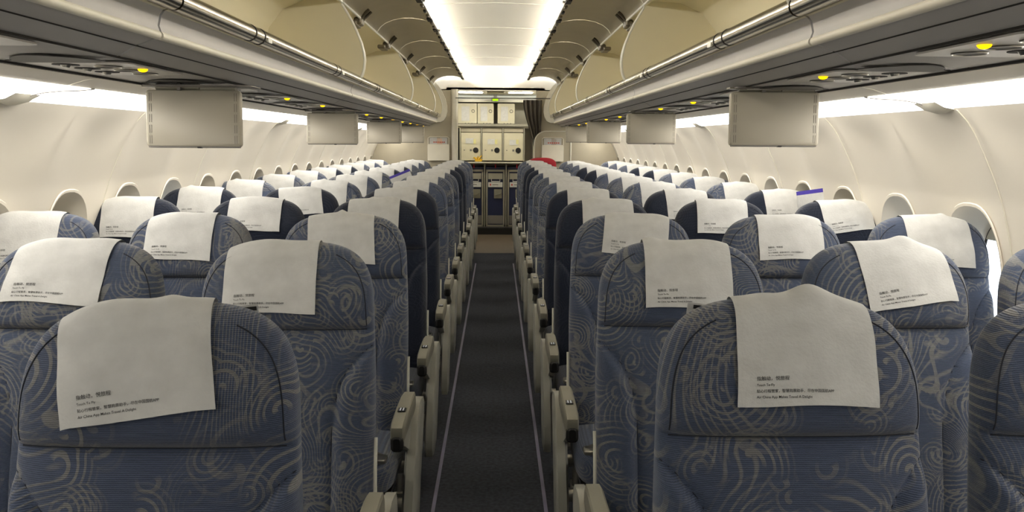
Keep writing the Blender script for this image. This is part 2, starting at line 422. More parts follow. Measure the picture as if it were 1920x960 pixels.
# ------------------------------------------------------------------ side light coves
def rel(P): return [(x,ZC+z) for x,z in P]
JL={-1:2.61,1:2.72}
for s in(-1,1):
    j0=JL[s]; segs=[(YB,j0-3.2),(j0-3.2,j0),(j0,j0+3.2),(j0+3.2,j0+6.4),(j0+6.4,YEND)]
    for i,(a,b_) in enumerate(segs):
        if b_-a<.2 or b_<0: continue
        t=empty('sidewall_light',(0,(a+b_)/2,0)); L_=(b_-a)/2-.004
        tag(t,'glowing white light panel above the %s windows, %s section from the camera end'%(SIDE[s],ORD[i+1]),'light panel','sidewall light panels')
        mb=MB(); mb.shell_y([(s*x,z) for x,z in rel([(1.315,.158),(1.36,.158),(1.42,.148),(1.47,.13),(1.497,.1165)])],.004*s,-L_,L_); obj('diffuser',mb,M['lamps'],t)
        # upper cover strip between service panels and lamp
        mb=MB(); mb.shell_y([(s*x,z) for x,z in rel([(1.225,.184),(1.26,.178),(1.30,.166),(1.316,.160)])],.012*s,-L_,L_); obj('cover_strip',mb,M['wall'],t)
        # arched end hood and small fairing at the joint
        mb=MB(); pts=[(s*1.462,-L_+.015,ZC+.128),(s*1.44,-L_+.02,ZC+.137),(s*1.41,-L_+.035,ZC+.1455),(s*1.37,-L_+.06,ZC+.152),(s*1.335,-L_+.10,ZC+.156),(s*1.315,-L_+.16,ZC+.164)]
        mb.tube(pts,.007,8)
        obj('hood_trim',mb,M['binout'],t)
        mb=MB(); vs=[]
        n=10
        for q in range(n+1):
            u=q/n; wd=math.sin(math.pi*u)**.8
            y_=-L_-.07+.14*u
            vs+= [(s*1.44,y_,ZC+.134),(s*(1.472-.010*wd),y_,ZC+.118-.010*wd),(s*1.50,y_,ZC+.112-.014*wd),(s*1.512,y_,ZC+.108)]
        fs=[(q*4+c,q*4+c+1,(q+1)*4+c+1,(q+1)*4+c) for q in range(n) for c in range(3)]
        mb.add(vs,fs); obj('joint_fairing',mb,M['white'],t)

# ------------------------------------------------------------------ overhead bins
BOUT=[(.792,.318),(.806,.30),(.812,.275),(.808,.262),(.812,.250),(.828,.243),(.87,.226),(.905,.205),(.915,.199),(1.215,.191)]
LIP=(.815,.254)
DIV=[(.853,.752),(.83,.715),(.80,.663),(.775,.61),(.747,.54),(.735,.49),(.731,.447),(.736,.40),(.744,.373),(.757,.345),(.775,.318)]
INN=[(.79,.32),(.85,.305),(1.15,.29),(1.24,.31),(1.28,.38),(1.29,.5),(1.26,.62),(1.18,.72),(1.05,.775),(.90,.785),(.853,.768)]
DOOR=[(.848,.772),(.825,.808),(.785,.838),(.73,.860),(.66,.873),(.59,.874),(.52,.864),(.47,.848),(.436,.828)]
YU=YEND-.07
units=[(U0-2*UNIT,U0-UNIT),(U0-UNIT,U0),(U0,U0+UNIT),(U0+UNIT,U0+2*UNIT),(U0+2*UNIT,U0+3*UNIT),(U0+3*UNIT,YU)]
def mir(P,s): return [(s*x,z) for x,z in P]
uname=['behind the camera','over the camera','over the nearest rows','over the fourth to seventh rows','over the seventh to tenth rows','over the farthest rows, by the galley']
for s in(-1,1):
    for ui,(a,b_) in enumerate(units):
        yc=(a+b_)/2; hl=(b_-a)/2-.006
        t=empty('overhead_bin',(0,yc,0))
        tag(t,'open %s overhead luggage bin %s'%(SIDE[s],uname[ui]),'luggage bin','overhead bins')
        mb=MB(); mb.shell_y(mir(rel(BOUT),s),.010*s,-hl,hl); obj('underside',mb,M['binlow'],t,ang=50)
        mb=MB(); mb.tube([(s*(LIP[0]-.001),-hl,ZC+LIP[1]-.002),(s*(LIP[0]-.001),hl,ZC+LIP[1]-.002)],.011,12); obj('lip_highlight',mb,M['white'],t)  # white tube along the rounded lip, its highlight put into the colour
        mb=MB(); mb.shell_y(mir(rel(INN),s),-.006*s,-hl,hl); obj('bin_interior',mb,M['bincream'],t,ang=50)
        # end walls with bulging front edge
        for e in(-1,1):
            poly=mir(rel(DIV+[(.80,.315),(1.15,.285),(1.245,.305),(1.286,.38),(1.296,.5),(1.266,.625),(1.185,.727),(1.05,.782),(.90,.79)]),s)
            mb=MB(); mb.prism_y(poly,e*(hl-.008)-.006,e*(hl-.008)+.006); w=obj('end_wall',mb,M['bincream'],t,smooth=False)
            mb=MB(); mb.tube([(s*x,e*(hl-.008),ZC+z) for x,z in DIV],.0075,8); obj('edge_trim',mb,M['trimw'],w)
        # rail with grooves
        mb=MB(); mb.cyl((s*.774,-hl,ZC+.338),(s*.774,hl,ZC+.338),.026,20); obj('front_rail',mb,M['chrome'],t)
        nd=2 if b_-a>2 else 1; dl=(b_-a)/nd
        for d in range(nd):
            y=a+dl*(d+.5)-yc
            for q,dy in enumerate((-.05,.05)):
                lt=MB(); lt.cyl((s*.774,y+dy-.004,ZC+.338),(s*.774,y+dy+.004,ZC+.338),.0275,20); l=obj('rail_groove',lt,M['gap'],t)
            pl=MB(); pl.rbox((s*.749,y+.10,ZC+.330),(.006,.045,.016),.003,'X'); obj('latch_plate',pl,M['trimw'],t)
            # open door
            dh=dl/2-.007
            mb=MB(); mb.shell_y(mir(rel(DOOR),s),-.012*s,y-dh,y+dh); dr=obj('door',mb,M['door'],t,ang=50)
            mb=MB(); mb.tube([(s*.434,y-dh,ZC+.829),(s*.434,y+dh,ZC+.829)],.008,8); obj('door_edge',mb,M['metal'],dr)
            for q in range(7):
                yy=y-dh+.08+(2*dh-.16)*q/6; big=q in(1,5)
                mb=MB(); mb.rbox((s*.445,yy+.02*math.sin(q*5),ZC+.823),(.02 if not big else .036,.06 if not big else .11,.014),.004,'Y',n=2); obj('edge_catch',mb,M['black'] if q%2 else M['darkmetal'],dr)
            mb=MB(); mb.rbox((s*.425,y-dh*.55,ZC+.838),(.03,.035,.03),.01,'Y',n=3,bev=.006); mb.cyl((s*.425,y-dh*.55,ZC+.82),(s*.418,y-dh*.55,ZC+.85),.012); obj('door_striker',mb,M['metal'],dr)
            mb=MB()
            for q in(-1,1): mb.rbox((s*.70,y+q*.012,ZC+.876),(.035,.006,.005),.002,'Z')
            obj('stop_slots',mb,M['black'],dr)
        # hinge bar and arms
        mb=MB(); mb.tube([(s*.852,-hl,ZC+.768),(s*.852,hl,ZC+.768)],.0075,8); obj('hinge_bar',mb,M['trimw'],t)
        for d in range(nd):
            for q in((.0,) if nd==1 else (.0,)):
                y=a+dl*(d+.5)-yc
                mb=MB()
                mb.rbox((s*.868,y,ZC+.752),(.05,.13,.045),.014,'Y',n=4,bev=.01)
                mb.rbox((s*.90,y,ZC+.735),(.06,.20,.03),.01,'Y',n=4,bev=.008)
                for e in(-1,1):
                    mb.tube([(s*.862,y+e*.03,ZC+.745),(s*.842,y+e*.04,ZC+.775),(s*.812,y+e*.05,ZC+.806),(s*.795,y+e*.052,ZC+.822)],.010,8)
                obj('hinge_arm',mb,M['darkmetal'],t)
    # round bump stop inside the nearest visible end wall is modelled with that bin
    # white end fairing at the galley end
    t=MB(); P=[(.835,.80),(.78,.74),(.73,.66),(.69,.57),(.668,.48),(.665,.40),(.68,.33),(.71,.275),(.76,.25),(.80,.25)]
    poly=mir(rel(P+[(1.3,.19),(1.3,.8)]),s)
    t.prism_y(poly,YEND-.055,YEND-.004)
    tag(obj('bin_end_fairing',t,M['white'],ang=30),'white curved fairing closing the galley end of the %s bins'%SIDE[s],'bin fairing')

# ------------------------------------------------------------------ passenger service units
def psu(s,y,i):
    t=empty('service_unit',(s*1.065,y,ZC+.19))
    tag(t,'overhead service panel with amber call light, %s side, %s from the camera'%(SIDE[s],ORD[i]),'service panel','overhead service panels')
    mb=MB(); mb.rbox((0,.02,.0025),(.27,.40,.004),.03,'Z'); obj('panel',mb,M['psu'],t)
    mb=MB(); mb.grid(lambda u,v:(-s*.10+.0135*math.sin(v*math.pi/2)*math.cos(2*math.pi*u),.0135*math.sin(v*math.pi/2)*math.sin(2*math.pi*u),.001-.009*math.cos(v*math.pi/2)),24,8,close_u=True); obj('call_light',mb,M['amber'],t)
    for k in(-1,0,1):
        cx_=-s*.045; yy=k*.115+.03
        mb=MB(); mb.cyl((cx_,yy,-.001),(cx_,yy,.002),.034,24); r=obj('reading_light',mb,M['psud'],t)
        mb=MB(); mb.tube([(cx_+.034*math.cos(a*math.pi/10),yy+.034*math.sin(a*math.pi/10),-.001) for a in range(21)],.0022,6); obj('lamp_ring',mb,M['metal'],r)
    for k in(-1,0,1):
        cx_=s*.045; yy=k*.115-.015
        mb=MB(); mb.cyl((cx_,yy,-.001),(cx_,yy,.002),.033,24); r=obj('air_nozzle',mb,M['gap'],t)
        mb=MB(); mb.cyl((cx_,yy,-.008),(cx_,yy,0),.008,14,0,.014); obj('nozzle_ring',mb,M['metal'],r)
    # scooped speaker recess behind
    mb=MB(); pts=[]
    n=20
    for q in range(n+1):
        u=q/n; pts.append((s*(-.11+.25*u), -.24-.13*math.sin(math.pi*min(1,u*1.1))**.7*(1 if u<.95 else .6)))
    poly=pts+[(s*.14,-.19),(s*-.05,-.19)]
    vs=[(x,yy,-.0005) for x,yy in poly]+[(x*.97,yy,.002) for x,yy in poly]; N_=len(poly)
    mb.add(vs,[tuple(range(N_))]+[(k,(k+1)%N_,N_+(k+1)%N_,N_+k) for k in range(N_)])
    obj('speaker_recess',mb,M['recess'],t)
for s,yy in((-1,1.55),(1,1.60)):
    for i in range(13):
        if yy+i*PITCH<YEND-.25: psu(s,yy+i*PITCH,i+1)
for s in(-1,1):
    # dark gap beyond service panels
    mb=MB(); mb.box((s*1.222,(YB+YEND)/2,ZC+.195),(.016,YEND-YB,.02)); o=obj('trim_x',mb,M['gap'],smooth=False); tn+=1; o.name='trim_%d'%tn; struct(o)
    mb=MB(); mb.box((s*.914,(YB+YEND)/2,ZC+.1985),(.003,YEND-YB,.006)); mb.box((s*.868,(YB+YEND)/2,ZC+.2265),(.002,YEND-YB,.004)); o=obj('trim_x',mb,M['gap'],smooth=False); tn+=1; o.name='trim_%d'%tn; struct(o)

# ------------------------------------------------------------------ drop-down monitors
def monitor(s,y,i,X):
    t=empty('drop_down_monitor',(s*X,y,ZC+(.173 if s<0 else .190)))
    tag(t,'beige back of a drop-down screen, %s side, %s from the camera'%(SIDE[s],ORD[i]),'monitor','drop-down monitors')
    rt=Matrix.Rotation(math.radians(-4),3,'X')
    mb=MB(); mb.rbox(rt@Vector((0,0,-.105)),(.325,.03,.195),.012,'Y',n=5,rot=rt,bev=.004)
    for e in(-1,1):
        for c in(0,1):
            for r in range(5): mb.box(rt@Vector((e*(.150-.007*c),-.0152,-.032-.0365*r)),(.0013,.0012,.028),1,rt)
    h=obj('housing',mb,[M['monitor'],M['psud']],t)
    mb=MB(); mb.box(rt@Vector((.02,-.010,-.2045)),(.014,.014,.005),0,rt); obj('catch',mb,M['black'],h)
    mb=MB(); mb.box(rt@Vector((0,-.002,-.203)),(.31,.024,.004),0,rt); obj('lower_edge',mb,M['psud'],h)
    mb=MB(); mb.cyl((-.13,.0,0.004),(.02,0,.004),.011,10); mb.rbox((.085,.002,.002),(.12,.03,.02),.006,'X'); mb.box((-.05,.0,.006),(.3-.06,.05,.006)); obj('hinge',mb,M['plastic'],t)
    mb=MB(); mb.rbox((-.045,-.012,.004),(.012,.02,.026),.004,'X'); mb.rbox((.03,0,.006),(.37,.14,.004),.02,'Z'); obj('hinge_clip',mb,M['psud'],t)
for i in range(4):
    monitor(-1,2.90+2.40*i,i+1,1.030); monitor(1,3.02+2.40*i,i+1,1.038)

# ------------------------------------------------------------------ seats
NX=3.0
def sm(a,b_,x):
    t=max(0,min(1,(x-a)/(b_-a))); return t*t*(3-2*t)
def hw(z):
    base=.226-.010*sm(.75,1.10,z)
    z1=.985
    if z>z1: base*=max(0,1-((z-z1)/(ZT-z1))**3.0)**(1/3.2)
    if z<.55: base*=.97+.03*sm(.40,.55,z)
    return base
def hd(z):
    b_=.054-.012*sm(.8,1.16,z); z1=1.095
    if z>z1: b_*=max(0,1-((z-z1)/(ZT-z1))**2.0)**.5
    return b_
def yc(z): return .20*(z-ZT)+.03*(1-sm(.40,.62,z))*0
def xb(z): # bolster seam
    return .222-.100*(1-math.exp(-(.905-z)/.06)) if z<.905 else 9
CR=.948
def disp(x,z):
    d=0; w=max(.02,hw(z)); e=min(1,abs(x)/w); ef=1-e**4
    d+=.028*(1-math.exp(-max(0,z-CR)/.016))*(1-.8*sm(1.02,1.14,z))*(.55+.45*ef) if z>CR else 0
    d-=.010*math.exp(-((z-CR+.004)/.006)**2)*(1-e**8)
    if z<CR: d+=.010*sm(0,.05,CR-z)*ef
    if z<.905:
        b_=xb(z); t=(abs(x)-b_)
        d-=.008*math.exp(-(t/.006)**2)
        d+=.022*sm(0,.03,t)*(1-sm(.86,.905,z)*.6)
    else:
        pass
    d+=.004*math.sin(9*x+5*z)*math.sin(14*z)*.5
    return d
def front_y(x,z):
    w=hw(z); u=min(1,abs(x)/max(w,1e-5)); c=(1-u**NX)**(1/NX)
    return yc(z)-hd(z)*c-disp(x,z)*min(1,c*1.6)*min(1,hd(z)/.03)
def back_y(x,z):
    w=hw(z); u=min(1,abs(x)/max(w,1e-5)); return yc(z)+hd(z)*(1-u**NX)**(1/NX)
def backrest(mat_):
    zs=[.40+.02*i for i in range(17)]+[.74+.007*i for i in range(26)]+[.925+.004*i for i in range(14)]+[.99+.012*i for i in range(8)]
    z=1.09
    for i in range(22): zs.append(1.09+(ZT-.0004-1.09)*math.sin(math.pi/2*i/21))
    zs=sorted(set(zs)); n=104; mb=MB(); vs=[]
    for z in zs:
        w,h=hw(z),hd(z)
        for t in range(n):
            th=2*math.pi*t/n; c,s_=math.cos(th),math.sin(th)
            # blend between uniform x spacing and angle
            x=w*abs(c)**(2/NX)*(1 if c>=0 else -1)
            x=max(-w,min(w,x))
            if s_<0: y=front_y(x,z)
            else: y=back_y(x,z)
            vs.append((x,y,z))
    L=len(zs)
    fs=[(k*n+t,k*n+(t+1)%n,(k+1)*n+(t+1)%n,(k+1)*n+t) for k in range(L-1) for t in range(n)]
    fs+=[tuple(range(n)),tuple(range((L-1)*n,L*n))]
    mb.add(vs,fs); return mb.mesh('backrest',mat_,ang=70)
def seam_mesh():
    mb=MB()
    # arched seam of the front panel over the head section
    for e in(-1,1):
        pts=[]
        for i in range(26):
            z=.955+(.175)*math.sin(math.pi/2*i/25)
            x=e*max(0,(hw(min(z+.014,ZT))-.014)) if z+.014<ZT else None
            if x is None or abs(x)<.09: break
            pts.append((x,front_y(x,z)-.0004,z))
        if len(pts)>2: mb.tube(pts,.0013,6)
        pts=[]
        for i in range(40):
            z=.903-.46*(i/39)**1.5; x=e*min(xb(z),hw(z)-.004); pts.append((x,front_y(x,z)-.0002,z))
        mb.tube(pts,.0014,6)
    pts=[]
    for i in range(31):
        x=-.205+.41*i/30; z=CR-.004; pts.append((x,front_y(x,z)+.0004,z))
    mb.tube(pts,.0016,6)
    return mb.mesh('seam',M['seam'])
def cushion_mesh(mat_):
    mb=MB()
    def f(u,v):
        a=2*math.pi*u; 
        c,s_=math.cos(a),math.sin(a); e=2/4.5
        X=.228*abs(c)**e*(1 if c>=0 else -1); Y=.235*abs(s_)**e*(1 if s_>=0 else -1)
        ph=math.pi*(v-.5); r=abs(math.cos(ph))**.45; zz=math.copysign(abs(math.sin(ph))**.6,math.sin(ph))
        crown=.015*(1-(X/.23)**2)*(1-(Y/.24)**2)*(v>.5)
        return (X*r,Y*r-.33,.39+.06*zz+crown-.0*Y)
    mb.grid(f,56,16,close_u=True)
    return mb.mesh('seat_cushion',mat_,ang=80)
def armrest_meshes():
    rt=Matrix.Rotation(math.radians(3),3,'X')
    mb=MB()
    prof=[(-.60,.548),(-.605,.575),(-.598,.592),(-.575,.600),(-.45,.606),(-.32,.606),(-.275,.600),(-.262,.585),(-.262,.556),(-.30,.546)]
    n=len(prof); vs=[]
    for x,k in((-.0205,.88),(-.016,1),(.016,1),(.0205,.88)):
        for (y,z) in prof: vs.append((x,-.43+(y+.43)*(k if k<1 else 1),.578+(z-.578)*k))
    fs=[(l*n+t,l*n+(t+1)%n,(l+1)*n+(t+1)%n,(l+1)*n+t) for l in range(3) for t in range(n)]+[tuple(range(n)),tuple(range(3*n,4*n))]
    mb.add(vs,fs); top=mb.mesh('armrest',M['plastic'],ang=35)
    mb=MB(); mb.rbox((0,-.588,.546),(.036,.04,.05),.012,'Y',n=4,bev=.008); cap=mb.mesh('armrest_end',M['plastic_d'])
    mb=MB(); mb.rbox((0,-.475,.6065),(.024,.034,.003),.003,'Z'); pad=mb.mesh('control_pad',M['btn'])
    mb=MB()
    for e in(-1,1):
        for r in range(4): mb.rbox((e*.0045,-.4845+.0066*r,.6084),(.0036,.0034,.0012),.001,'Z',n=2)
    sy=mb.mesh('button_symbols',M['btnw'])
    mb=MB(); mb.prism_x([(-.27,.50),(-.30,.555),(-.56,.553),(-.575,.53),(-.50,.50),(-.40,.45),(-.30,.42),(-.25,.43)],-.012,.012); sup=mb.mesh('armrest_support',M['panelgrey'],smooth=False)
    return top,cap,pad,sy,sup
def side_cover(s):
    # moulded end cover on the aisle side and sloping down to the leg
    x0=-s*.010; mb=MB()
    poly=[(-.20,.555),(-.15,.545),(-.15,.50),(-.22,.40),(-.29,.30),(-.33,.22),(-.38,.165),(-.46,.15),(-.53,.165),(-.545,.21),(-.52,.29),(-.46,.38),(-.39,.46),(-.33,.52),(-.28,.552),(-.24,.56)]
    n=len(poly); cy=sum(p[0] for p in poly)/n; cz=sum(p[1] for p in poly)/n; vs=[]
    for x,k in((-.022,.86),(-.014,1),(.012,1),(.016,.93)):
        for y,z in poly: vs.append((-s*x+0,cy+(y-cy)*k,cz+(z-cz)*k))
    fs=[(l*n+t,l*n+(t+1)%n,(l+1)*n+(t+1)%n,(l+1)*n+t) for l in range(3) for t in range(n)]+[tuple(range(n)),tuple(range(3*n,4*n))]
    mb.add(vs,fs); return mb.mesh('side_cover',M['panelgrey'],ang=50)
def frame_meshes():
    mb=MB(); mb.cyl((-.26,-.18,.30),(.26,-.18,.30),.022,12); mb.cyl((-.26,-.47,.30),(.26,-.47,.30),.022,12)
    mb.box((0,-.33,.325),(.42,.40,.012)); fr=mb.mesh('seat_frame',M['metal'])
    mb=MB(); mb.tube([(0,-.47,.30),(0,-.50,.16),(0,-.515,.012)],.016,10); mb.rbox((0,-.50,.008),(.045,.09,.016),.01,'Z'); l1=mb.mesh('front_leg',M['metal'])
    mb=MB(); mb.tube([(0,-.18,.30),(0,-.10,.16),(0,-.04,.012)],.016,10); mb.rbox((0,-.05,.008),(.045,.09,.016),.01,'Z'); l2=mb.mesh('rear_leg',M['metal'])
    return fr,l1,l2
BK={k:backrest(M[k]) for k in('fab_light','fab_dark')}
CU={k:cushion_mesh(M[k]) for k in('fab_light','fab_dark')}
SEAM=seam_mesh(); ARM=armrest_meshes(); SC={s:side_cover(s) for s in(-1,1)}; FRM=frame_meshes()
def trim_mesh(s):
    mb=MB(); pts=[(-s*.232,yc(z)-.028-.01*math.sin(math.pi*(z-.50)/.22),z) for z in[.50+.18*i/10 for i in range(11)]]
    mb.tube(pts,.0045,8); return mb.mesh('edge_strip',M['trimw'])
TR={s:trim_mesh(s) for s in(-1,1)}
def belt_mesh(s):
    mb=MB(); pts=[(s*.02,-.33,.474),(-s*.06,-.40,.473),(-s*.13,-.46,.471),(-s*.185,-.50,.466)]
    for i in range(3):
        a,b_=Vector(pts[i]),Vector(pts[i+1]); d=(b_-a).normalized(); w=Vector((-d.y,d.x,0))*.022
        mb.add([a-w,a+w,b_+w,b_-w,a-w+Vector((0,0,-.003)),a+w+Vector((0,0,-.003)),b_+w+Vector((0,0,-.003)),b_-w+Vector((0,0,-.003))],[(0,1,2,3),(4,5,6,7),(0,1,5,4),(1,2,6,5),(2,3,7,6),(3,0,4,7)])
    return mb.mesh('seat_belt',M['belt'],smooth=False)
BELT={s:belt_mesh(s) for s in(-1,1)}
def buckle_mesh(s):
    mb=MB(); mb.rbox((-s*.19,-.525,.468),(.042,.05,.014),.008,'Z',n=4,bev=.003); return mb.mesh('belt_buckle',M['metal'])
BUC={s:buckle_mesh(s) for s in(-1,1)}
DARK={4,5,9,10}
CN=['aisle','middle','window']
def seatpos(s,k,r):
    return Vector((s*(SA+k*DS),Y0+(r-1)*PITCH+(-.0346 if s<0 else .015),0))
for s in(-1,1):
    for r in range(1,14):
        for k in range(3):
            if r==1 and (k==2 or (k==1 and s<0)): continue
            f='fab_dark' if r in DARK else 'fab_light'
            t=empty('airline_seat',seatpos(s,k,r))
            t.rotation_euler=(random.uniform(-.012,.012) if r>1 else 0,0,random.uniform(-.012,.012))
            tag(t,'%s %s seat, %s side of aisle, %s row from the camera'%('navy' if r in DARK else 'blue-grey patterned',CN[k],SIDE[s],ORD[r]),'seat','%s row seats'%('navy' if r in DARK else 'blue-grey'))
            link('backrest',BK[f],t); 
            if r<10: link('seam',SEAM,t)
            link('seat_cushion',CU[f],t)
            ax=-s*DS/2+ (s*.0 if k else s*.016)
            a=link('armrest',ARM[0],t,(ax,0,0)); link('armrest_end',ARM[1],a); link('armrest_support',ARM[4],a)
            p=link('control_pad',ARM[2],a); 
            if r<9: link('button_symbols',ARM[3],a)
            fr=link('seat_frame',FRM[0],t)
            if k!=1: link('leg',FRM[1],t,(-s*.15 if k==0 else 0,0,0)); link('leg',FRM[2],t,(-s*.15 if k==0 else 0,0,0))
            if k==0:
                link('side_cover',SC[s],t,(-s*(DS/2-.038)+0,0,0) if False else (-s*.272,0,0)); link('edge_strip',TR[s],t)
            if r<8 and k==0:
                b_=link('seat_belt',BELT[s],t); link('belt_buckle',BUC[s],b_)
            if k==2:
                link('armrest',ARM[0],t,(s*DS/2,0,0))

# ------------------------------------------------------------------ head covers with printed lines
def text_mesh2d(txt,width,h_off=(0,0)):
    c=bpy.data.curves.new('t','FONT'); c.body=txt; c.size=1; c.resolution_u=2; c.offset=.004
    o=bpy.data.objects.new('t',c); COL.objects.link(o); bpy.context.view_layer.update()
    dg=bpy.context.evaluated_depsgraph_get(); me=bpy.data.meshes.new_from_object(o.evaluated_get(dg))
    xs=[v.co.x for v in me.vertices]; k=width/(max(xs)-min(xs)); x0=min(xs)
    vs=[((v.co.x-x0)*k,v.co.y*k) for v in me.vertices]; fs=[tuple(p.vertices) for p in me.polygons]
    bpy.data.objects.remove(o); bpy.data.curves.remove(c); bpy.data.meshes.remove(me)
    return vs,fs
LINES=[('指触动，悦旅程',.052,.0405),('Touch To Fly',.0285,.0315),('贴心行程管家，智慧购票助手，尽在中国国航APP',.124,.0215),('Air China App Makes Travel A Delight',.088,.0125)]
TXT=[]
for t_,w_,b0 in LINES:
    vs,fs=text_mesh2d(t_,w_); TXT.append((vs,fs,b0))
def profile(x):
    """front-to-back path (y,z) of the seat surface at lateral x, with signed arc length from the apex"""
    x=max(-.17,min(.17,x))
    lo,hi=.97,ZT
    for _ in range(40):
        mid=(lo+hi)/2
        if hw(mid)>abs(x)+.0005: lo=mid
        else: hi=mid
    zt=lo; n=46
    fr=[]; bk=[]
    for i in range(n+1):
        z=zt-(zt-.90)*(1-math.cos(math.pi/2*i/n))
        fr.append((front_y(x,z),z)); bk.append((back_y(x,z),z))
    path=fr[::-1]+bk[1:]
    # smooth sharp apex
    for _ in range(3):
        path=[path[0]]+[tuple((path[i-1][k]+2*path[i][k]+path[i+1][k])/4 for k in(0,1)) for i in range(1,len(path)-1)]+[path[-1]]
    ai=max(range(len(path)),key=lambda i:path[i][1])
    arc=[0]
    for i in range(1,len(path)): arc.append(arc[-1]+math.hypot(path[i][0]-path[i-1][0],path[i][1]-path[i-1][1]))
    a0=arc[ai]
    return [(arc[i]-a0,path[i][0],path[i][1]) for i in range(len(path))]
_pc={}
_ap={}
def apex(x):
    k=round(abs(x)*500)
    if k not in _ap: _ap[k]=max(p[2] for p in profile(k/500))
    return _ap[k]
def surf(x,v,lift):
    key=round(x*500)
    def at(kk):
        if kk not in _pc: _pc[kk]=profile(kk/500)
        P=_pc[kk]
        vv=max(P[0][0],min(P[-1][0]-1e-6,v))
        lo,hi=0,len(P)-1
        while hi-lo>1:
            m_=(lo+hi)//2
            if P[m_][0]<=vv: lo=m_
            else: hi=m_
        a,b_=P[lo],P[hi]; f=(vv-a[0])/(b_[0]-a[0]+1e-12)
        dy,dz=b_[1]-a[1],b_[2]-a[2]; l=math.hypot(dy,dz)+1e-9
        return a[1]+dy*f,a[2]+dz*f,-dz/l,dy/l
    k0=math.floor(x*500); f=x*500-k0
    A,B=at(k0),at(k0+1)
    y=A[0]*(1-f)+B[0]*f; z=A[1]*(1-f)+B[1]*f; ny=A[2]*(1-f)+B[2]*f; nz=A[3]*(1-f)+B[3]*f
    return Vector((x,y+ny*lift,z+nz*lift))
class Cloth:
    def __init__(s,w=.226,off=0,shear=0,tilt=0,lf=.205,lb=.13,fold=None,seed=0,flare=0):
        s.w,s.off,s.shear,s.tilt,s.lf,s.lb,s.fold,s.seed,s.flare=w,off,shear,tilt,lf,lb,fold,seed,flare
    def pt(s,a,b,lift=0):    # a across (-.5..), b distance below the apex at the front (metres, negative = behind)
        x=s.off+a*(1+s.flare*max(0,b))+s.shear*b
        sag=ZT-apex(x)
        v=-(b)+sag*max(-1,min(1,b/.2))
        rnd=s.seed*1.7
        wr=.0016*math.sin(38*a+rnd+9*b)+.0012*math.sin(61*b+17*a+rnd*2)
        L=.0040+wr+lift+.010*max(0,(b-.13)/.08)**2*.5
        if s.fold:
            for (fa,fh,fw) in s.fold: L+=fh*math.exp(-((a-fa)/fw)**2)*math.exp(-((b+.005)/.028)**2)
        if b<0: L+=.001
        return surf(x,v,L)
    def blen(s,a): return s.lf+s.tilt*a+.0012*math.sin(30*a+s.seed)
    def build(s):
        mb=MB(); nu,nv=30,44
        def f(u,v):
            a=(u-.5)*s.w; bl=s.blen(a); b=-s.lb+(s.lb+bl)*v
            return s.pt(a,b)
        mb.grid(f,nu,nv)
        me=mb.mesh('headrest_cover',M['paper'],ang=180); return me
    def text(s):
        mb=MB()
        for vs,fs,b0 in TXT:
            pv=[]
            for (x,y) in vs:
                a=-s.w/2+.030+x; bl=s.lf+s.tilt*a; b=bl-(b0+y)
                pv.append(s.pt(a,b,.0009))
            mb.add(pv,fs)
        me=bpy.data.meshes.new('printed_text'); me.from_pydata(mb.v,[],mb.f); me.materials.append(M['ink']); return me
NEAR={(-1,0,1):dict(w=.238,off=-.040,shear=.17,tilt=-.13,lf=.200,fold=[(.05,.006,.02)]),
 (1,0,1):dict(w=.228,off=.022,shear=-.06,tilt=-.0,lf=.196,fold=[(.02,.016,.035),(-.06,.005,.03)]),
 (-1,0,2):dict(w=.232,off=-.036,shear=.02,tilt=.01,lf=.208),
 (-1,1,2):dict(w=.238,off=-.018,shear=-.12,tilt=.08,lf=.185,flare=.3),
 (1,0,2):dict(w=.226,off=.012,shear=-.02,tilt=.0,lf=.20,fold=[(-.09,.006,.02)]),
 (1,1,2):dict(w=.236,off=.028,shear=.12,tilt=-.16,lf=.19,fold=[(.03,.012,.03)]),
 (-1,1,3):dict(w=.232,off=-.024,shear=.0,tilt=.04,lf=.19),(-1,0,3):dict(w=.23,off=-.012,shear=.08,tilt=.03,lf=.20,fold=[(.0,.009,.012)]),
 (-1,2,3):dict(w=.25,off=-.03),(1,0,3):dict(w=.232,off=.02,shear=-.12,tilt=.14,lf=.18),(1,1,3):dict(w=.232,off=.022,shear=-.02,tilt=-.02,lf=.185),
 (1,2,3):dict(w=.232,off=.022,shear=.0,tilt=.03,lf=.21,fold=[(.04,.007,.015)]),
 (1,2,4):dict(w=.23,off=.012,shear=.12,tilt=-.14,lf=.17),(-1,2,4):dict(w=.23,off=-.015,shear=.06),(1,1,4):dict(w=.23,off=0,shear=-.05,tilt=.03,lf=.185),
 (-1,1,4):dict(w=.234,off=.0,lf=.18),(-1,1,5):dict(w=.23,off=.0,shear=.16,tilt=-.1,lf=.18),(-1,0,4):dict(off=-.01,fold=[(-.01,.006,.012),(.07,.006,.02)])}
gen=[]
for i in range(5):
    c=Cloth(w=.23,off=random.uniform(-.015,.015),shear=random.uniform(-.08,.08),tilt=random.uniform(-.06,.06),lf=random.uniform(.18,.205),seed=i*2.1,fold=[(random.uniform(-.07,.07),random.uniform(.003,.009),.015)])
    gen.append((c.build(),c.text()))
i=0
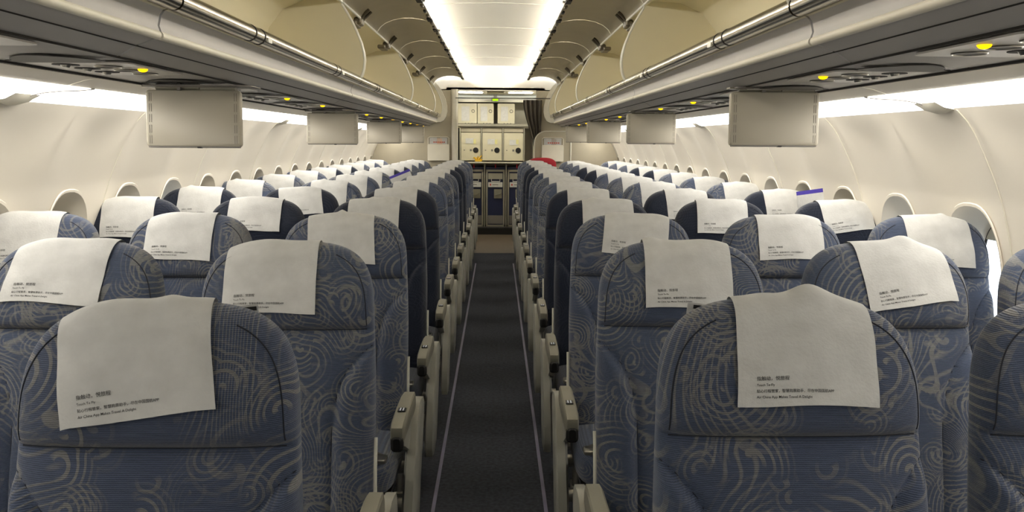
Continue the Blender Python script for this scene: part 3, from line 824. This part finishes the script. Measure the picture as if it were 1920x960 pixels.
for s in(-1,1):
    for r in range(1,14):
        for k in range(3):
            if r==1 and (k==2 or (k==1)): continue
            if (s,k,r) in NEAR:
                c=Cloth(seed=r*3+k+s,**NEAR[(s,k,r)]); me=c.build(); tx=c.text()
            else: me,tx=gen[(i*3+r)%5]
            i+=1
            seat=[o for o in COL.objects if o.name.startswith('airline_seat') and (o.location-seatpos(s,k,r)).length<.01][0]
            o=link('headrest_cover',me,None,seatpos(s,k,r),tuple(seat.rotation_euler))
            tag(o,'white paper headrest cover on the %s %s seat, %s row from the camera'%(SIDE[s],CN[k],ORD[r]),'headrest cover','white headrest covers')
            if r<=6: link('printed_text',tx,o)

# ------------------------------------------------------------------ loose things on the seats
def card(name,c,d,rot,label,strip=True,cat_='card'):
    t=empty(name,c); t.rotation_euler=rot; tag(t,label,cat_)
    mb=MB(); mb.box((0,0,0),(d[0],.0012,d[1])); obj('sheet',mb,M['paper'],t,smooth=False)
    if strip:
        mb=MB(); mb.box((0,-.0002,d[1]/2-.009),(d[0],.0016,.018)); obj('printed_band',mb,M['purple'],t,smooth=False)
p=seatpos(1,2,4); card('paper_card',(p.x-.09,p.y+.072,1.143),(.125,.12),(math.radians(-4),math.radians(-8),0),'white card with purple band standing up behind the fourth right window seat')
p=seatpos(-1,0,7); card('paper_card',(p.x-.17,p.y+.02,1.135),(.16,.10),(math.radians(-12),math.radians(-22),0),'white card with purple band leaning on the left aisle seat, seventh row')
for s,dx in((-1,.105),(1,-.125)):
    p=seatpos(s,0,1); t=empty('safety_card',(p.x+dx,p.y+.075,1.075-(.004 if s>0 else 0))); t.rotation_euler=(math.radians(-6),math.radians(6*s),0)
    tag(t,'small white card with black top edge behind the nearest %s aisle seat'%SIDE[s],'card')
    mb=MB(); mb.box((0,0,0),(.05,.0015,.125)); obj('sheet',mb,M['paper'],t,smooth=False)
    mb=MB(); mb.box((.004,-.0006,.0555),(.036,.0014,.007)); obj('printed_band',mb,M['black'],t,smooth=False)

# ------------------------------------------------------------------ end bulkheads
zc=ZC
def wallpoly(s,x0):
    pts=[(s*x0,0),(s*x0,ZC+.70)]
    top=[(s*1.30,ZC+.70),(s*1.32,ZC+.155)]
    side=[(s*(x),z) for x,z in WPROF]
    return pts+top+side
mb=MB(); mb.prism_y(wallpoly(-1,.52),YEND,YEND+.04); struct(obj('wall_back_left',mb,M['bulk'],smooth=False))
mb=MB(); mb.prism_y(wallpoly(1,.56),YEND,YEND+.04); struct(obj('wall_back_right',mb,M['bulk'],smooth=False))
# vestibule sides, header and rear shell
for s in(-1,1):
    mb=MB(); mb.box((s*(.66 if s<0 else .66),12.1,1.05),(.03,1.2,2.15)); struct(obj('wall_%s_vestibule'%SIDE[s],mb,M['white'],smooth=False))
mb=MB(); mb.prism_y([(-.82,ZC+.93),(-.45,ZC+1.006),(0,ZC+1.022),(.45,ZC+1.006),(.82,ZC+.93),(1.3,ZC+.80),(1.3,ZC+.688),(-1.3,ZC+.688),(-1.3,ZC+.80)],YEND,YEND+.05); struct(obj('wall_header',mb,M['ceil'],smooth=False))
mb=MB(); mb.box((0,12.2,ZC+.71),(1.36,1.5,.03)); o=obj('ceiling.001',mb,M['white'],smooth=False); struct(o)
mb=MB(); mb.box((0,YB-.02,1.2),(3.7,.04,2.5)); struct(obj('wall_front',mb,M['bulk'],smooth=False))
mb=MB(); mb.box((0,13.35,1.2),(3.7,.04,2.5)); struct(obj('wall_back',mb,M['bulk'],smooth=False))
# rounded column at the left of the galley opening
mb=MB(); mb.rbox((-.565,YEND+.02,1.06),(.09,.10,2.12),.03,'Z'); tn+=1; struct(obj('trim_%d'%tn,mb,M['white']))
# vestibule lamps, hatch and green sign
GY=12.56
for s in(-1,1):
    t=empty('vestibule_light',(s*.33+.03*s,11.95,ZC+.69)); tag(t,'bright ceiling light panel %s of the green sign before the galley'%SIDE[s],'ceiling light')
    mb=MB(); mb.rbox((0,0,0),(.34,.22,.014),.03,'Z'); obj('diffuser',mb,M['lampb'],t)
    mb=MB(); mb.rbox((0,0,.006),(.38,.26,.012),.04,'Z'); obj('bezel',mb,M['white'],t)
mb=MB(); mb.rbox((.0,11.95,ZC+.684),(.25,.42,.015),.02,'Z'); tag(obj('ceiling_hatch',mb,M['bulk']),'grey ceiling hatch between two lights before the galley','hatch')
t=empty('emergency_sign',(-.005,12.2,ZC+.60)); tag(t,'small glowing green light box above the galley','sign')
mb=MB(); mb.rbox((0,0,0),(.13,.03,.06),.008,'Y'); mb.box((0,0,.045),(.05,.02,.04)); obj('housing',mb,M['psud'],t)
mb=MB(); mb.rbox((0,-.017,-.004),(.085,.006,.032),.006,'Y'); obj('lens',mb,M['green'],t)
# ------------------------------------------------------------------ galley
g=empty('galley_cabinet',(0,GY,0)); tag(g,'beige and aluminium galley wall with counter at the end of the aisle','galley')
mb=MB()
x0,x1=-.59,.60
for x in(x0,x1): mb.box((x,.3,1.0),(.03,.6,2.04))
mb.box(((x0+x1)/2,.3,2.02),(x1-x0+.03,.6,.04)); mb.box(((x0+x1)/2,.27,1.655),(x1-x0+.03,.62,.035)); mb.box(((x0+x1)/2,.3,1.62),(x1-x0,.58,.02))
mb.box(((x0+x1)/2,.58,1.0),(x1-x0,.03,2.0))
obj('carcass',mb,M['alu'],g,smooth=False)
mb=MB(); mb.rbox(((x0+x1)/2,.26,1.085),(x1-x0+.02,.66,.03),.01,'X'); obj('worktop',mb,M['alu'],g)
mb=MB()
for i in range(5): mb.box((x0+.05+i*.325 if i<4 else x1-.02,.28,1.36),(.018,.58,.50))
for i in range(4): mb.box((-.495+i*.33,.28,.54),(.016,.58,1.06))
obj('divider',mb,M['alu'],g,smooth=False)
mb=MB(); mb.box(((x0+x1)/2,.06,.05),(x1-x0,.5,.10)); obj('plinth',mb,M['black'],g,smooth=False)
for i in range(3):
    c=x0+.05+.1625+i*.325
    t=empty('galley_container',(c,GY,1.115)); tag(t,'cream galley locker with round black hole, %s of three above the worktop'%['leftmost','middle','rightmost'][i],'locker','galley lockers')
    mb=MB(); mb.rbox((0,.25,.215),(.298,.48,.42),.006,'Y'); obj('body',mb,M['cream'],t)
    mb=MB(); mb.rbox((0,.25,.47),(.298,.48,.07),.006,'Y'); obj('top_flap',mb,M['bulk'],t)
    mb=MB(); mb.cyl((.075,.004,.16),(.075,.012,.16),.042,28); obj('round_hole',mb,M['black'],t)
    mb=MB(); mb.rbox((-.02+.01*i,.006,.30-.01*i),(.12,.003,.08),.006,'Y'); obj('notice',mb,M['paper'],t)
    mb=MB(); mb.rbox((.06,.005,.29),(.04,.002,.07),.004,'Y'); obj('yellow_notice',mb,mat('pale_yellow_paper',(205,200,140),.8),t)
    mb=MB(); mb.box((-.10,.006,.16),(.02,.004,.014)); mb.rbox((0,.006,.16),(.03,.004,.03),.004,'Y'); obj('sticker',mb,M['psud'],t)
for i,(a,b_) in enumerate([(-.575,-.285),(-.275,-.03),(.03,.29)]):
    c=(a+b_)/2; w=b_-a
    t=empty('storage_box',(c,GY,1.675)); tag(t,'aluminium storage box with white sheet, %s of the top galley shelf'%['leftmost','middle','rightmost'][i],'storage box','top shelf boxes')
    mb=MB(); mb.rbox((0,.25,.155),(w,.48,.30),.012,'Y'); obj('body',mb,M['cream'],t)
    mb=MB(); mb.rbox((-w*.1,.006,.15),(w*.42,.004,.22),.006,'Y'); obj('notice',mb,M['paper'],t)
    mb=MB(); mb.tube([(w*.3+.022*math.cos(q*math.pi/8),.004,.19+.022*math.sin(q*math.pi/8)) for q in range(17)],.004,6); obj('latch_ring',mb,M['psud'],t)
    for q in range(3):
        mb=MB(); mb.box((-.03+q*.05,.0,.004),(.012,.012,.02)); obj('shelf_catch',mb,M['psud'],t)
for i in range(3):
    c=-.33+i*.33
    t=empty('service_trolley',(c,GY,.09)); tag(t,'navy service trolley with pale frame, %s under the galley worktop'%['leftmost','middle','rightmost'][i],'trolley','galley trolleys')
    mb=MB(); mb.rbox((0,.28,.47),(.296,.5,.92),.008,'Y'); obj('body',mb,M['navy'],t)
    mb=MB()
    for e in(-1,1): mb.box((e*.132,.02,.45),(.026,.02,.86))
    for z in(.025,.875): mb.box((0,.02,z),(.29,.02,.03))
    mb.box((0,.015,.79),(.22,.02,.09))
    fr=obj('door_frame',mb,M['alu'],t,smooth=False)
    mb=MB(); mb.rbox((.0,.014,.66),(.22,.008,.075),.004,'Y'); obj('label_holder',mb,M['paper'],t)
    mb=MB(); mb.rbox((-.075,.009,.66),(.02,.003,.03),.006,'Y'); obj('printed_emblem',mb,M['orangeink'],t)
    mb=MB(); mb.rbox((0,.009,.66),(.09,.003,.012),.003,'Y'); obj('printed_line',mb,M['psud'],t)
    mb=MB(); mb.rbox((.04,.015,.52),(.12,.01,.14),.006,'Y'); mb.tube([(0,.0,.50),(.05,-.01,.51),(.08,0,.53)],.008,6); obj('latch_handle',mb,M['plastic'],t)
    mb=MB(); mb.box((0,.018,.12),(.23,.012,.13)); obj('lower_vent',mb,M['psud'],t)
    mb=MB(); mb.rbox((0,.0,.955),(.018,.02,.08),.004,'Y'); obj('retaining_latch',mb,M['red'],t)
    mb=MB(); mb.tube([(-.06,.012,.79),(-.06,.012,.71),(.07,.012,.71),(.07,.012,.79)],.007,6); obj('picture_frame',mb,M['paper'],t)
    for e in(-1,1):
        for yy in(.1,.45):
            mb=MB(); mb.cyl((e*.11-.012,yy,-.05),(e*.11+.012,yy,-.05),.038,14); obj('castor',mb,M['psud'],t)
mb=MB()
for q in range(7):
    a=q*.9; mb.tube([(0,0,.012),(.04*math.cos(a),.02*math.sin(a),.05+.01*math.sin(q)),(.07*math.cos(a+.3),.03*math.sin(a),.02+.012*q%3)],.009,6)
mb.rbox((.01,0,.018),(.11,.04,.03),.014,'Y')
tag(obj('yellow_ribbon',mb,M['yellow'],None,(-.27,GY-.04,1.103)),'crumpled yellow cloth lying on the galley worktop','cloth')

# curtain at the right of the galley opening
def curt(u,v):
    z=1.98-1.02*v-.0; wt=.5-.36*sm(0,.75,v)
    xr=.64-.03*sm(0,1,v); x=xr-wt*.52*(1-u)-.0
    return (x, YEND-.06+.018*math.sin(u*26+v*2), z)
mb=MB(); mb.grid(curt,70,24); mb.grid(lambda u,v:tuple(Vector(curt(u,v))+Vector((0,.004,0))),70,24)
c=empty('curtain',(0,0,0)); tag(c,'brown-grey curtain gathered at the right side of the galley opening','curtain')
obj('cloth',mb,M['curtain'],c)
mb=MB(); mb.cyl((-.55,YEND-.06,2.0),(.80,YEND-.06,2.0),.008,8); obj('curtain_rail',mb,M['metal'],c)

# pockets with leaflets on the bulkheads
def pocket(x,z,w,h,label,leafmat,parentlabel):
    t=empty('leaflet_pocket',(x,YEND-.03,z)); tag(t,label,'wall pocket')
    mb=MB(); mb.rbox((0,0,0),(w,.05,h),.012,'Y'); obj('box',mb,M['white'],t)
    mb=MB(); 
    for e in(-1,1): mb.tube([(e*w/2*.97,.01,h/2),(e*w/2*.97,.01,h/2+.085),(e*w/2*.80,.01,h/2+.10)],.005,6)
    mb.tube([(-w/2*.8,.01,h/2+.10),(w/2*.8,.01,h/2+.10)],.005,6); obj('wire_frame',mb,M['white'],t)
    for q in range(3):
        l=MB(); l.rbox((-.07+.07*q,.008*q-.006,h/2+.02),(.10,.004,.14-.02*(q%2)),.01,'Y'); o=obj('leaflet',l,M['paper'] if q!=1 else leafmat,None,t.location)
        tag(o,'%s leaflet %s in the %s'%(['cream','patterned','white'][q],['at the left','in the middle','at the right'][q],parentlabel),'leaflet')
    mb=MB()
    for q in range(6): mb.box((-.06+.028*q,-.0105,h/2+.028),(.016,.002,.016))
    obj('printed_marks',mb,M['orangeink'],t,smooth=False)
pocket(-.79,ZC-.165,.30,.225,'white leaflet pocket on the left end wall beside the galley',mat('leaflet_rosy',(205,180,160),.7),'left wall pocket')
# class divider panel on the right
d=empty('divider_panel',(0,YEND-.10,0)); tag(d,'beige rounded divider panel beside the curtain at the right','divider panel')
mb=MB(); pts=[]
for q in range(9): a=math.pi/2+math.pi/2*q/8; pts.append((.70+.16*math.cos(a),1.555-.16+.16*math.sin(a)))
poly=[(1.06,.0),(1.06,1.555)]+pts+[(.54,.0)]
mb.prism_y(poly,-.015,.015); obj('board',mb,M['bulk'],d,smooth=False)
mb=MB(); mb.tube([(1.06,-.016,1.555)]+[(x,-.016,z) for x,z in pts]+[(.54,-.016,.3)],.008,8); obj('edging',mb,M['trimw'],d)
mb=MB(); mb.tube([(1.04,-.022,.6),(1.04,-.022,1.5)],.01,8); obj('upright',mb,M['trimw'],d)
YE=YEND; YEND=YE-.12
pocket(.79,ZC-.165,.30,.225,'white leaflet pocket on the beige divider at the right',mat('leaflet_grey',(170,160,152),.7),'right divider pocket')
YEND=YE
# red pillow on last right aisle seat
p=seatpos(1,0,13)
mb=MB()
def pil(u,v):
    a=2*math.pi*u; ph=math.pi*(v-.5); r=abs(math.cos(ph))**.7; c,s_=math.cos(a),math.sin(a)
    return (.20*r*abs(c)**.7*(1 if c>=0 else -1), .055*math.sin(ph)*(1-.2*abs(c)), .105*r*abs(s_)**.8*(1 if s_>=0 else -1))
mb.grid(pil,40,16,close_u=True)
tag(obj('red_pillow',mb,M['red'],None,(p.x+.13,YEND-.19,1.09)),'red pillow propped behind the last right aisle seats','pillow')
